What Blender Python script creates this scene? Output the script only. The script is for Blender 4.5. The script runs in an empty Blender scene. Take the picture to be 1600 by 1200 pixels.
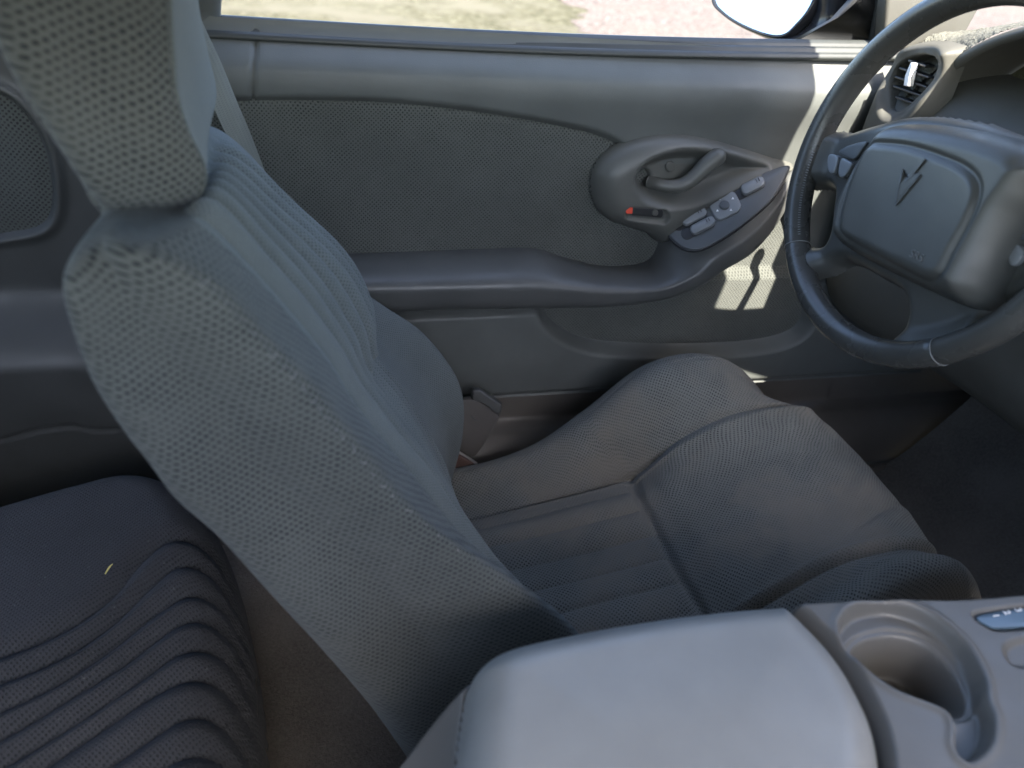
import bpy, bmesh, math, random
import numpy as np
from mathutils import Vector, Matrix
random.seed(7); rng=np.random.default_rng(7)
S=bpy.context.scene
COL=S.collection
# ------------------------------------------------------------------ camera
CX=np.array([0.12,-0.25,0.90]); YAW,PIT,ROL=[math.radians(a) for a in (17,34,6.5)]; FPX=1209.
F_=np.array([math.sin(YAW)*math.cos(PIT),math.cos(YAW)*math.cos(PIT),-math.sin(PIT)])
R0=np.array([math.cos(YAW),-math.sin(YAW),0.]); U0=np.cross(R0,F_)
R_=R0*math.cos(ROL)+U0*math.sin(ROL); U_=-R0*math.sin(ROL)+U0*math.cos(ROL)
cd=bpy.data.cameras.new('camera'); cam=bpy.data.objects.new('camera',cd); COL.objects.link(cam)
cd.sensor_width=36; cd.lens=FPX/1600*36; cd.clip_start=.02; cd.clip_end=400
M=Matrix([[R_[0],U_[0],-F_[0],CX[0]],[R_[1],U_[1],-F_[1],CX[1]],[R_[2],U_[2],-F_[2],CX[2]],[0,0,0,1]])
cam.matrix_world=M; S.camera=cam
cd.dof.use_dof=True; cd.dof.focus_distance=.92; cd.dof.aperture_fstop=4.5
# ------------------------------------------------------------------ sky and sun
SUNV=Vector((.16,-.85,1.0)).normalized()          # direction towards the sun
el=math.asin(SUNV.z); az=math.atan2(SUNV.x,SUNV.y)
w=bpy.data.worlds.new('World'); S.world=w; w.use_nodes=True
nt=w.node_tree; bg=nt.nodes['Background']
sky=nt.nodes.new('ShaderNodeTexSky'); sky.sky_type='NISHITA'; sky.sun_disc=False
sky.sun_elevation=el; sky.sun_rotation=az; sky.air_density=1.0; sky.dust_density=2.0; sky.ozone_density=.9
nt.links.new(sky.outputs[0],bg.inputs[0]); bg.inputs[1].default_value=.15
sl=bpy.data.lights.new('sun','SUN'); sl.energy=4.2; sl.angle=math.radians(.5); sl.color=(1,.93,.80)
so=bpy.data.objects.new('sun',sl); COL.objects.link(so); so.rotation_euler=SUNV.to_track_quat('Z','Y').to_euler()
S.view_settings.view_transform='Standard'; S.view_settings.look='None'; S.view_settings.gamma=1
S.view_settings.exposure=2.7
S.cycles.caustics_reflective=False; S.cycles.caustics_refractive=False; S.cycles.sample_clamp_indirect=4.0
S.cycles.max_bounces=10; S.cycles.diffuse_bounces=6
# ------------------------------------------------------------------ helpers
def ray(px,py): return F_+R_*(px-800)/FPX-U_*(py-600)/FPX
def at(px,py,ax,v):
    d=ray(px,py); return CX+d*((v-CX[ax])/d[ax])
def AY(px,py,y): return at(px,py,1,y)
def AZ(px,py,z): return at(px,py,2,z)
def AX(px,py,x): return at(px,py,0,x)
def AP(px,py,O,N):
    d=ray(px,py); return CX+d*(np.dot(np.asarray(O)-CX,N)/np.dot(d,N))
def nrm(v): v=np.asarray(v,float); return v/np.linalg.norm(v)
def tag(o,label=None,cat=None,group=None,kind=None):
    if label:o['label']=label
    if cat:o['category']=cat
    if group:o['group']=group
    if kind:o['kind']=kind
    return o
def empty(name,loc=(0,0,0),**k):
    o=bpy.data.objects.new(name,None); COL.objects.link(o); o.location=loc; o.empty_display_size=.05
    return tag(o,**k)
bpy.context.view_layer.update()
def link(name,me,mat,parent=None,smooth=True):
    o=bpy.data.objects.new(name,me); COL.objects.link(o)
    if mat: me.materials.append(mat)
    if parent:
        o.parent=parent; o.matrix_parent_inverse=Matrix.Translation(parent.location).inverted() if parent.parent is None else Matrix()
        if parent.parent is not None: o.matrix_parent_inverse=Matrix.Identity(4)
    if smooth and len(me.polygons): me.polygons.foreach_set('use_smooth',[True]*len(me.polygons))
    return o
def mesh(name,V,Fc,mat,parent=None,smooth=True,uv=None):
    me=bpy.data.meshes.new(name); me.from_pydata([tuple(map(float,v)) for v in V],[],[tuple(int(i) for i in f) for f in Fc]); me.update()
    if uv is not None:
        ul=me.uv_layers.new(name='uv'); idx=np.zeros(len(me.loops),dtype=np.int32); me.loops.foreach_get('vertex_index',idx)
        ul.data.foreach_set('uv',np.asarray(uv,dtype=np.float32)[idx].ravel())
    return link(name,me,mat,parent,smooth)
def cr(P,n,closed=False):
    P=np.asarray(P,float); m=len(P)
    if m==2 and not closed:
        t=np.linspace(0,1,n).reshape((-1,)+(1,)*(P.ndim-1)); return P[0]*(1-t)+P[1]*t
    if closed: Q=np.concatenate([P[-1:],P,P[:2]]); t=np.linspace(0,m,n,endpoint=False)
    else: Q=np.concatenate([2*P[:1]-P[1:2],P,2*P[-1:]-P[-2:-1]]); t=np.linspace(0,m-1,n)
    i=np.minimum(t.astype(int),(m if closed else m-1)-1); f=(t-i).reshape((-1,)+(1,)*(P.ndim-1))
    a,b,c,d=Q[i],Q[i+1],Q[i+2],Q[i+3]
    return .5*((2*b)+(-a+c)*f+(2*a-5*b+4*c-d)*f*f+(-a+3*b-3*c+d)*f**3)
def crgrid(rows,nu,nv,closed=False):
    G=np.array(rows,float); G=cr(G,nv); G=cr(G.transpose(1,0,2),nu,closed).transpose(1,0,2); return G  # nv,nu,3
def gnormals(G,closed=False):
    if closed: du=np.roll(G,-1,1)-np.roll(G,1,1)
    else: du=np.gradient(G,axis=1)
    dv=np.gradient(G,axis=0); n=np.cross(du,dv); L=np.linalg.norm(n,axis=2,keepdims=True); return n/np.maximum(L,1e-9)
def guv2(G,c,a=0,b=None):
    q=np.linalg.norm(np.diff(G,axis=1),axis=2); U=np.concatenate([np.zeros((G.shape[0],1)),np.cumsum(q,1)],1); U=U-U[:,c][:,None]
    q=np.linalg.norm(np.diff(G,axis=0),axis=2)[:,a:b].mean(1); V=np.concatenate([[0],np.cumsum(q)])[:,None]*np.ones((1,G.shape[1]))
    return np.stack([U,V],2)
def guv(G):
    a=np.linalg.norm(np.diff(G,axis=1),axis=2); U=np.concatenate([np.zeros((G.shape[0],1)),np.cumsum(a,1)],1)
    U=U-U[:,U.shape[1]//2][:,None]
    b=np.linalg.norm(np.diff(G,axis=0),axis=2); V=np.concatenate([np.zeros((1,G.shape[1])),np.cumsum(b,0)],0)
    return np.stack([U,V],2)
def gmesh(name,G,mat,parent=None,uv=None,closed=False,c0=0,c1=None,r0=0,r1=None):
    if uv is None: uv=guv(G)
    if closed:
        G=np.concatenate([G,G[:,:1]],1)
        last=uv[:,-1:]+ (uv[:,-1:]-uv[:,-2:-1]); uv=np.concatenate([uv,last],1) if uv.shape[1]<G.shape[1] else uv
    G=G[r0:r1,c0:c1]; uv=uv[r0:r1,c0:c1]
    nv,nu=G.shape[:2]; i=np.arange(nv-1)[:,None]*nu+np.arange(nu-1)[None]
    Fc=np.stack([i,i+1,i+nu+1,i+nu],2).reshape(-1,4)
    return mesh(name,G.reshape(-1,3),Fc,mat,parent,True,uv.reshape(-1,2))
def sst(x,a=0.,b=1.):
    t=np.clip((x-a)/(b-a),0,1); return t*t*(3-2*t)
def segd(X,Y,P,closed):
    P=np.asarray(P,float); D=np.full(X.shape,1e9); n=len(P)
    for k in range(n if closed else n-1):
        a=P[k]; b=P[(k+1)%n]; e=b-a; L=max(e@e,1e-12); t=np.clip(((X-a[0])*e[0]+(Y-a[1])*e[1])/L,0,1)
        D=np.minimum(D,(X-a[0]-t*e[0])**2+(Y-a[1]-t*e[1])**2)
    return np.sqrt(D)
def sdf(X,Y,P):
    P=np.asarray(P,float); d=segd(X,Y,P,True); ins=np.zeros(X.shape,bool); n=len(P)
    for k in range(n):
        a=P[k]; b=P[(k+1)%n]
        if a[1]==b[1]: continue
        c=((a[1]>Y)!=(b[1]>Y))&(X<(b[0]-a[0])*(Y-a[1])/(b[1]-a[1])+a[0]); ins^=c
    return np.where(ins,d,-d)
class Fr:                                         # a flat frame: origin, two axes, outward normal
    def __init__(s,O,ex,ey): s.O=np.array(O,float); s.ex=nrm(ex); s.n=nrm(np.cross(ex,ey)); s.ey=np.cross(s.n,s.ex)
    def l(s,P): d=np.asarray(P)-s.O; return np.stack([d@s.ex,d@s.ey],-1)
    def px(s,pts,off=0.): return np.array([s.l(AP(a,b,s.O+s.n*off,s.n)) for a,b in pts])
    def w(s,x,y,h=0.): return s.O+np.multiply.outer(x,s.ex)+np.multiply.outer(y,s.ey)+np.multiply.outer(h,s.n) if np.ndim(x) else s.O+s.ex*x+s.ey*y+s.n*h
def hf(name,fr,bx,by,step,fn,mat,parent=None,uvs=1.0):
    xs=np.arange(bx[0],bx[1]+step,step); ys=np.arange(by[0],by[1]+step,step)
    X,Y=np.meshgrid(xs,ys); h,mask=fn(X,Y); 
    G=fr.O+X[...,None]*fr.ex+Y[...,None]*fr.ey+h[...,None]*fr.n
    nv,nu=X.shape; i=np.arange(nv-1)[:,None]*nu+np.arange(nu-1)[None]
    ok=np.ones((nv-1,nu-1),bool)
    if mask is not None: ok=mask[:-1,:-1]|mask[1:,:-1]|mask[:-1,1:]|mask[1:,1:]
    Fc=np.stack([i,i+1,i+nu+1,i+nu],2)[ok]
    used=np.unique(Fc); mp=np.full(nv*nu,-1); mp[used]=np.arange(len(used))
    return mesh(name,G.reshape(-1,3)[used],mp[Fc],mat,parent,True,np.stack([X*uvs,Y*uvs],2).reshape(-1,2)[used])
def bounds(P,m=.01): return (P[:,0].min()-m,P[:,0].max()+m),(P[:,1].min()-m,P[:,1].max()+m)
def plate(name,pts,n,th,bev,mat,parent=None,dome=0.):
    """thick plate with rounded rim: pts = 3D outline, n = outward normal"""
    pts=np.asarray(pts,float); n=nrm(n); c=pts.mean(0); N=len(pts); V=[];Fc=[]
    rad=np.linalg.norm(pts-c,axis=1,keepdims=True)
    rings=[(0,-th*.5),(0,th-bev)]+[(bev*(1-math.cos(a)),th-bev+bev*math.sin(a)) for a in (math.pi/6,math.pi/3,math.pi/2)]
    rings+=[(None,.5),(None,.15)]
    for ins,h in rings:
        if ins is None: q=c+(pts-c)*h+n*(th+dome*(1-h*h))
        else: q=c+(pts-c)*(1-np.minimum(ins/rad,.9))+n*h
        V+=list(q)
    V.append(c+n*(th+dome)); R=len(rings)
    for r in range(R-1):
        for k in range(N): Fc.append((r*N+k,r*N+(k+1)%N,(r+1)*N+(k+1)%N,(r+1)*N+k))
    for k in range(N): Fc.append(((R-1)*N+k,(R-1)*N+(k+1)%N,R*N))
    return mesh(name,V,Fc,mat,parent)
def tube(name,path,rad,mat,parent=None,nseg=12,n=None,flat=None,caps=True,up=(0,0,1),closed=False):
    P=np.asarray(path,float); n=n or len(P)*6; P=cr(P,n,closed); r=np.asarray(rad,float)
    r=cr(r[:,None],n)[:,0] if r.ndim and len(r)>1 else np.full(n,float(r))
    T=(np.roll(P,-1,0)-np.roll(P,1,0)) if closed else np.gradient(P,axis=0)
    T/=np.linalg.norm(T,axis=1,keepdims=True); up=nrm(up)
    A=np.cross(T,up); A/=np.maximum(np.linalg.norm(A,axis=1,keepdims=True),1e-6); B=np.cross(A,T)
    f=1. if flat is None else flat; a=np.linspace(0,2*math.pi,nseg,endpoint=False)
    V=[];
    for k in range(n): V+=list(P[k]+r[k]*(np.outer(np.cos(a),A[k])+np.outer(np.sin(a)*f,B[k])))
    Fc=[]
    for k in range(n if closed else n-1):
        q=(k+1)%n
        for j in range(nseg): Fc.append((k*nseg+j,k*nseg+(j+1)%nseg,q*nseg+(j+1)%nseg,q*nseg+j))
    if caps and not closed:
        for k,s in ((0,-1),(n-1,1)):
            base=len(V)
            for m_,(rr,hh) in enumerate(((.8,.55),(.45,.88))): V+=list(P[k]+s*T[k]*r[k]*hh*.9+rr*r[k]*(np.outer(np.cos(a),A[k])+np.outer(np.sin(a)*f,B[k])))
            V.append(P[k]+s*T[k]*r[k]*.92)
            for j in range(nseg):
                Fc.append((k*nseg+j,k*nseg+(j+1)%nseg,base+(j+1)%nseg,base+j)); Fc.append((base+j,base+(j+1)%nseg,base+nseg+(j+1)%nseg,base+nseg+j)); Fc.append((base+nseg+j,base+nseg+(j+1)%nseg,base+2*nseg))
    return mesh(name,V,Fc,mat,parent)
def sweep(name,prof,x0,x1,mat,parent=None,nx=40,bend=None,npf=None):
    """profile of (y,z) points swept along x"""
    prof=cr(np.array(prof,float),npf or len(prof)*5); xs=np.linspace(x0,x1,nx)
    G=np.zeros((nx,len(prof),3)); G[...,0]=xs[:,None]; G[...,1]=prof[None,:,0]; G[...,2]=prof[None,:,1]
    if bend is not None: G=bend(G)
    return gmesh(name,G,mat,parent)
def rrect(cx,cy,w,h,r,ang=0.,n=5):
    out=[]
    for sx,sy,a0 in ((1,1,0),(-1,1,90),(-1,-1,180),(1,-1,270)):
        for k in range(n+1):
            a=math.radians(a0+90*k/n); out.append((sx*(w/2-r)+r*math.cos(a),sy*(h/2-r)+r*math.sin(a)))
    c,s=math.cos(ang),math.sin(ang); return [(cx+x*c-y*s,cy+x*s+y*c) for x,y in out]
# ------------------------------------------------------------------ materials
def base(name,col,rough,spec=.5):
    m=bpy.data.materials.new(name); m.use_nodes=True; t=m.node_tree; b=t.nodes['Principled BSDF']
    b.inputs['Base Color'].default_value=(*col,1); b.inputs['Roughness'].default_value=rough; b.inputs['Specular IOR Level'].default_value=spec
    return m,t,b
def nn(t,ty,**k):
    n=t.nodes.new(ty)
    for a,v in k.items(): setattr(n,a,v)
    return n
def math_(t,op,a,b=None,c=None):
    n=t.nodes.new('ShaderNodeMath'); n.operation=op
    for i,v in enumerate((a,b,c)):
        if v is None: continue
        if isinstance(v,(int,float)): n.inputs[i].default_value=v
        else: t.links.new(v,n.inputs[i])
    return n.outputs[0]
def ramp(t,src,stops):
    r=t.nodes.new('ShaderNodeValToRGB'); e=r.color_ramp.elements
    while len(e)<len(stops): e.new(.5)
    for q,(p,c) in zip(e,stops): q.position=p; q.color=(*c,1) if len(c)==3 else c
    t.links.new(src,r.inputs[0]); return r.outputs[0]
def noise(t,vec,scale,detail=3,rough=.55):
    n=t.nodes.new('ShaderNodeTexNoise'); n.inputs['Scale'].default_value=scale; n.inputs['Detail'].default_value=detail; n.inputs['Roughness'].default_value=rough
    if vec is not None: t.links.new(vec,n.inputs['Vector'])
    return n.outputs[0]
def mixc(t,f,a,b,mode='MIX'):
    n=t.nodes.new('ShaderNodeMix'); n.data_type='RGBA'; n.blend_type=mode
    for i,v in ((0,f),(6,a),(7,b)):
        if isinstance(v,(int,float)): n.inputs[i].default_value=v
        elif isinstance(v,tuple): n.inputs[i].default_value=(*v,1)
        else: t.links.new(v,n.inputs[i])
    return n.outputs[2]
def vinyl(name,col,rough=.5,grain=1100,bump=.15,spec=.5,mott=.12):
    m,t,b=base(name,col,rough,spec); g=nn(t,'ShaderNodeNewGeometry').outputs['Position']
    n1=noise(t,g,9,4); c=ramp(t,n1,[(.3,tuple(x*(1-mott) for x in col)),(.7,tuple(x*(1+mott) for x in col))]); t.links.new(c,b.inputs['Base Color'])
    r=ramp(t,noise(t,g,25,4),[(.3,(rough-.07,)*3),(.7,(rough+.09,)*3)]); t.links.new(r,b.inputs['Roughness'])
    v=nn(t,'ShaderNodeTexVoronoi'); v.inputs['Scale'].default_value=grain; t.links.new(g,v.inputs['Vector'])
    bp=nn(t,'ShaderNodeBump'); bp.inputs['Strength'].default_value=bump; bp.inputs['Distance'].default_value=.0006; t.links.new(v.outputs['Distance'],bp.inputs['Height']); t.links.new(bp.outputs[0],b.inputs['Normal'])
    return m
def fabric(name,light,dark,pu,pv,bump=.5,thr=.15,rot=0.,tint=None):
    """knitted cloth: staggered dark dimples, pitch pu x pv metres"""
    m,t,b=base(name,light,.92,.15); b.inputs['Sheen Weight'].default_value=.10; b.inputs['Sheen Roughness'].default_value=.45
    b.inputs['Sheen Tint'].default_value=(.9,.95,1,1)
    uv=nn(t,'ShaderNodeUVMap').outputs[0]
    g=nn(t,'ShaderNodeNewGeometry').outputs['Position']
    wb2=nn(t,'ShaderNodeTexNoise'); wb2.inputs['Scale'].default_value=22; t.links.new(uv,wb2.inputs['Vector']); vm0=nn(t,'ShaderNodeVectorMath',operation='MULTIPLY_ADD'); t.links.new(wb2.outputs['Color'],vm0.inputs[0]); vm0.inputs[1].default_value=(.006,.006,0); t.links.new(uv,vm0.inputs[2]); uv=vm0.outputs[0]
    mp=nn(t,'ShaderNodeMapping'); mp.inputs['Rotation'].default_value=(0,0,rot); t.links.new(uv,mp.inputs[0])
    wob=nn(t,'ShaderNodeTexNoise'); wob.inputs['Scale'].default_value=160; wob.inputs['Detail'].default_value=2; t.links.new(mp.outputs[0],wob.inputs['Vector'])
    vm=nn(t,'ShaderNodeVectorMath',operation='MULTIPLY_ADD'); t.links.new(wob.outputs['Color'],vm.inputs[0]); vm.inputs[1].default_value=(.0017,.0014,0); t.links.new(mp.outputs[0],vm.inputs[2])
    sp=nn(t,'ShaderNodeSeparateXYZ'); t.links.new(vm.outputs[0],sp.inputs[0])
    cu=math_(t,'COSINE',math_(t,'MULTIPLY',sp.outputs[0],math.pi/pu)); cv=math_(t,'COSINE',math_(t,'MULTIPLY',sp.outputs[1],math.pi/pv))
    f=math_(t,'MULTIPLY',cu,cv)                       # + cells in staggered order
    fib=noise(t,mp.outputs[0],900,3,.7)
    k=math_(t,'ADD',f,math_(t,'MULTIPLY',math_(t,'SUBTRACT',fib,.5),.9))
    dot=ramp(t,k,[(thr,(0,0,0)),(min(thr+.5,.99),(1,1,1))])
    big=noise(t,g,7,4); 
    lt=ramp(t,big,[(.3,tuple(x*.86 for x in light)),(.7,tuple(x*1.14 for x in light))])
    lint=ramp(t,noise(t,g,260,2,.8),[(.66,(0,0,0)),(.80,(1,1,1))])
    dot=math_(t,'MULTIPLY',dot,ramp(t,noise(t,g,45,3,.6),[(.3,(.55,)*3),(.6,(1,)*3)])); c=mixc(t,dot,lt,dark); c=mixc(t,math_(t,'MULTIPLY',lint,.18),c,(.45,.45,.42))
    if tint: c=mixc(t,ramp(t,noise(t,g,8,4),[(.47,(0,0,0)),(.62,(.75,.75,.75))]),c,tint)
    t.links.new(c,b.inputs['Base Color'])
    bp=nn(t,'ShaderNodeBump'); bp.inputs['Strength'].default_value=bump; bp.inputs['Distance'].default_value=.0022
    hh=math_(t,'SUBTRACT',math_(t,'MULTIPLY',fib,.35),math_(t,'MULTIPLY',dot,1.0)); t.links.new(hh,bp.inputs['Height']); t.links.new(bp.outputs[0],b.inputs['Normal'])
    return m
def carpet_mat(name,a,b_):
    m,t,b=base(name,a,.95,.1); g=nn(t,'ShaderNodeNewGeometry').outputs['Position']
    c=ramp(t,noise(t,g,230,5,.8),[(.3,b_),(.7,a)]); c=mixc(t,ramp(t,noise(t,g,6,4),[(.4,(0,0,0)),(.7,(.5,.5,.5))]),c,tuple(x*1.35 for x in a))
    t.links.new(c,b.inputs['Base Color']); bp=nn(t,'ShaderNodeBump'); bp.inputs['Strength'].default_value=.8; bp.inputs['Distance'].default_value=.003
    t.links.new(noise(t,g,300,4,.7),bp.inputs['Height']); t.links.new(bp.outputs[0],b.inputs['Normal']); return m
MV={}
MV['door']=vinyl('door_vinyl',(.100,.107,.103),.52,grain=900)
MV['lower']=vinyl('lower_vinyl',(.112,.104,.098),.55,grain=900)
MV['arm']=vinyl('armrest_vinyl',(.082,.084,.082),.40,grain=900)
MV['pod']=vinyl('handle_bezel_vinyl',(.098,.099,.090),.42,grain=1200,bump=.08)
MV['plate']=vinyl('switch_panel_plastic',(.085,.092,.098),.38,grain=1500,bump=.05)
MV['button']=vinyl('switch_plastic',(.19,.20,.21),.35,grain=1500,bump=.04)
MV['black']=vinyl('black_plastic',(.025,.026,.028),.4,bump=.03)
MV['rubber']=vinyl('weatherstrip_rubber',(.040,.044,.043),.45,bump=.05)
MV['wheel']=vinyl('wheel_leather',(.062,.061,.056),.27,grain=1300,bump=.05)
MV['hub']=vinyl('airbag_vinyl',(.070,.071,.066),.36,grain=1300,bump=.12)
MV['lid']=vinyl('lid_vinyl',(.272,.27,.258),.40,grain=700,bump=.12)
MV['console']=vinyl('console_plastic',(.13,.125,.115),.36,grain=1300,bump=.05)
MV['dash']=vinyl('dash_vinyl',(.078,.077,.068),.6,grain=900)
MV['sill']=vinyl('sill_plastic',(.115,.105,.094),.45,grain=1300,bump=.05)
MV['quarter']=vinyl('quarter_vinyl',(.036,.038,.037),.5,grain=900)
MV['grille']=fabric('speaker_cloth',(.07,.075,.07),(.03,.03,.03),.003,.003,bump=.4)
MV['fab']=fabric('seat_cloth_coarse_shaded',(.084,.090,.085),(.014,.018,.020),.0043,.0028,bump=.45,thr=.12,rot=.12)  # same cloth as the front, shade of the side faces put into the colour
MV['fabf']=fabric('seat_cloth_front_lit',(.118,.130,.124),(.050,.058,.058),.0026,.0020,bump=.45)  # same cloth as the sides, windscreen skylight put into the lighter colour
MV['cush']=fabric('cushion_cloth',(.165,.167,.153),(.045,.047,.044),.0027,.0027,bump=.55,tint=(.195,.176,.148))
MV['rear']=fabric('rear_seat_cloth',(.042,.045,.051),(.020,.022,.025),.0024,.0023,bump=.6)
MV['doorfab']=fabric('door_cloth',(.103,.108,.099),(.036,.039,.037),.0026,.0026,bump=.6)
MV['mat']=fabric('dash_mat_cloth',(.13,.13,.11),(.07,.07,.06),.0022,.0022,bump=.8)
MV['carpet']=carpet_mat('floor_carpet',(.185,.172,.155),(.095,.088,.08))
MV['belt']=fabric('belt_webbing',(.17,.18,.165),(.13,.14,.13),.0012,.004,bump=.15)
MV['head']=vinyl('headliner_cloth',(.35,.34,.32),.9)
MV['red']=base('red_plastic',(.72,.09,.05),.45)[0]
MV['metal']=base('steel',(.45,.42,.40),.35)[0]; MV['metal'].node_tree.nodes['Principled BSDF'].inputs['Metallic'].default_value=.9
MV['print']=base('white_print',(.75,.75,.75),.6)[0]
MV['paint']=base('car_paint',(.02,.022,.026),.2)[0]
MV['mirror']=base('mirror_silver',(.62,.66,.70),.03)[0]; MV['mirror'].node_tree.nodes['Principled BSDF'].inputs['Metallic'].default_value=1
MV['straw']=base('straw',(.62,.55,.18),.7)[0]
MV['lint']=base('lint',(.55,.53,.5),.9)[0]
MV['thread']=base('grey_thread',(.22,.22,.215),.8)[0]
# ------------------------------------------------------------------ ground outside
def ground():
    m,t,b=base('dry_grass_ground',(.3,.27,.16),.95,.1); g=nn(t,'ShaderNodeNewGeometry').outputs['Position']
    c=ramp(t,noise(t,g,14,8,.75),[(.35,(.045,.043,.022)),(.5,(.10,.094,.06)),(.66,(.19,.18,.125))]); c=mixc(t,ramp(t,noise(t,g,1.3,3),[(.4,(0,0,0)),(.65,(1,1,1))]),c,(.145,.135,.10))
    t.links.new(c,b.inputs['Base Color']); bp=nn(t,'ShaderNodeBump'); bp.inputs['Strength'].default_value=1; bp.inputs['Distance'].default_value=.04; t.links.new(noise(t,g,30,6,.75),bp.inputs['Height']); t.links.new(bp.outputs[0],b.inputs['Normal'])
    tag(mesh('ground',[(-150,-150,-.32),(150,-150,-.32),(150,150,-.32),(-150,150,-.32)],[(0,1,2,3)],m,smooth=False),kind='structure')
    m,t,b=base('gravel_drive',(.36,.27,.24),.95,.1)
    g=nn(t,'ShaderNodeNewGeometry').outputs['Position']
    v=nn(t,'ShaderNodeTexVoronoi'); v.inputs['Scale'].default_value=28; t.links.new(g,v.inputs['Vector'])
    c=ramp(t,v.outputs['Color'],[(.1,(.07,.058,.052)),(.5,(.105,.088,.080)),(.9,(.165,.14,.128))]); c=mixc(t,ramp(t,noise(t,g,1.1,4),[(.45,(0,0,0)),(.7,(.6,.6,.6))]),c,(.125,.108,.092))
    t.links.new(c,b.inputs['Base Color']); bp=nn(t,'ShaderNodeBump'); bp.inputs['Strength'].default_value=.9; bp.inputs['Distance'].default_value=.02; t.links.new(v.outputs['Distance'],bp.inputs['Height']); t.links.new(bp.outputs[0],b.inputs['Normal'])
    a=AZ(870,-10,-.32); b2=AZ(905,45,-.32); d=b2-a; P=[a-d*9,b2+d*2.2]
    L=[P[0]+(P[1]-P[0])*k/240+np.array([rng.normal()*.07+.12*math.sin(k*.21)+.08*math.sin(k*.57+1),0,0]) for k in range(241)]
    V=[(p[0],p[1],-.316) for p in L]+[(p[0]+60,p[1],-.316) for p in L]
    tag(mesh('gravel_driveway',V,[(k,k+241,k+242,k+1) for k in range(240)],m,smooth=False),kind='structure')
ground()
# ------------------------------------------------------------------ car shell
def shell():
    car=empty('car_body',(0,0,-.3),label='car body around the cabin: roof, pillars and rocker',cat='car body')
    # roof with headliner: curved sheet, thick; passenger edge drawn out to block sun
    rows=[]
    for x,z,hw in ((-1.25,1.0,.46),(-.8,1.085,.5),(-.3,1.12,.53),(.25,1.13,.55),(.57,1.12,.55),(.806,1.085,.55)):
        rows.append([(x,-hw,z-.05),(x,-hw*.8,z-.005),(x,0,z+.015),(x,hw*.8,z-.005),(x,hw,z-.05)]); rows[-1][0]=(x,-hw-.075,z-.075)
    G=crgrid(rows,24,24); gmesh('headliner',G,MV['head'],car)
    G2=G.copy(); G2[...,2]+=.02; G2[...,1]*=1.02; gmesh('roof',G2,MV['paint'],car)
    tube('header_rail',[(.780,-.55,1.04),(.808,-.3,1.086),(.815,0,1.095),(.808,.3,1.086),(.780,.55,1.04)],.02,MV['head'],car)
    for s in (-1,1):
        tube('front_pillar',[(.84,s*.55,1.04),(1.02,s*.61,.93),(1.2,s*.67,.82),(1.4,s*.72,.70)],[.028,.032,.034,.036],MV['dash'],car)
    # unseen visor board below the header, added to keep sun off the cushion
    vz=[(.812,-.55,1.060),(.812,-.03,1.088),(1.06,-.03,.95),(1.06,-.56,.93)]
    plate('sun_blocker_visor',cr(np.array([vz[0],vz[0],vz[1],vz[1],vz[2],vz[2],vz[3],vz[3]],float),40,True),(.6,0,.8),.014,.006,MV['head'],car)
    tube('centre_pillar',[AY(306,-260,.63),AY(306,-120,.66),AY(310,-20,.69),AY(316,50,.71),AY(330,300,.73)],[.03,.03,.024,.02,.02],MV['door'],car,flat=.6)
    tube('rear_pillar',[(-1.2,.46,.98),(-1.4,.55,.8),(-1.5,.62,.6)],.06,MV['head'],car)
    tube('rear_pillar',[(-1.2,-.46,.98),(-1.4,-.55,.8),(-1.5,-.62,.6)],.06,MV['head'],car)
    # sill of the driver's side, profile in y,z
    sweep('sill_trim',[(.74,.226),(.712,.226),(.700,.2245),(.696,.215),(.697,.178),(.694,.165),(.682,.160),(.664,.157),(.645,.143),(.632,.118),(.624,.090),(.620,.074),(.612,.070),(.606,.066),(.604,.02)],-.05,1.42,MV['sill'],car,nx=30,npf=90)
    gmesh('kick_panel',crgrid([[(x,.700,.02),(x,.692,.2),(x,.690,.35),(x,.695,.6)] for x in (.99,1.1,1.3,1.42)],20,8),MV['sill'],car)
    tube('sill_edge',[(-.05,.616,.0735),(.6,.616,.0735),(1.25,.616,.0735)],.0022,MV['door'],car,nseg=8)
    sweep('passenger_rocker',[(-.74,.0),(-.74,.10),(-.70,.12),(-.66,.10),(-.66,.0)],-.2,1.25,MV['sill'],car,nx=6)
    pd=empty('added_passenger_door',(.4,-.74,.2),label='unseen closed passenger door, added on the near side to cut skylight in the cabin',cat='car door')  # door added out of view to dim skylight from the near side
    gmesh('door_panel',crgrid([[(x,-.70,-.05),(x,-.69,.25),(x,-.68,.5),(x,-.69,.68),(x,-.715,.75),(x,-.75,.755),(x,-.80,.70),(x,-.83,.4),(x,-.80,-.08)] for x in (-1.1,-.2,.6,1.35)],50,12),MV['door'],pd)
    plate('pillar_trim',[AY(a,b,.700) for a,b in ((1370,72),(1376,0),(1392,-120),(1450,-240),(1640,-240),(1560,-60),(1500,50),(1440,80))],(0,-1,0),.012,.006,MV['dash'],car)
    # bulkhead, outer skins
    mesh('bulkhead',[(1.35,-.74,-.1),(1.35,.74,-.1),(1.30,.74,.72),(1.30,-.74,.72)],[(0,1,2,3)],MV['black'],car,smooth=False)
    mesh('rear_bulkhead',[(-1.1,-.74,-.1),(-1.1,.74,-.1),(-1.15,.74,.62),(-1.15,-.74,.62)],[(0,1,2,3)],MV['black'],car,smooth=False)
    return car
car=shell()
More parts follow.
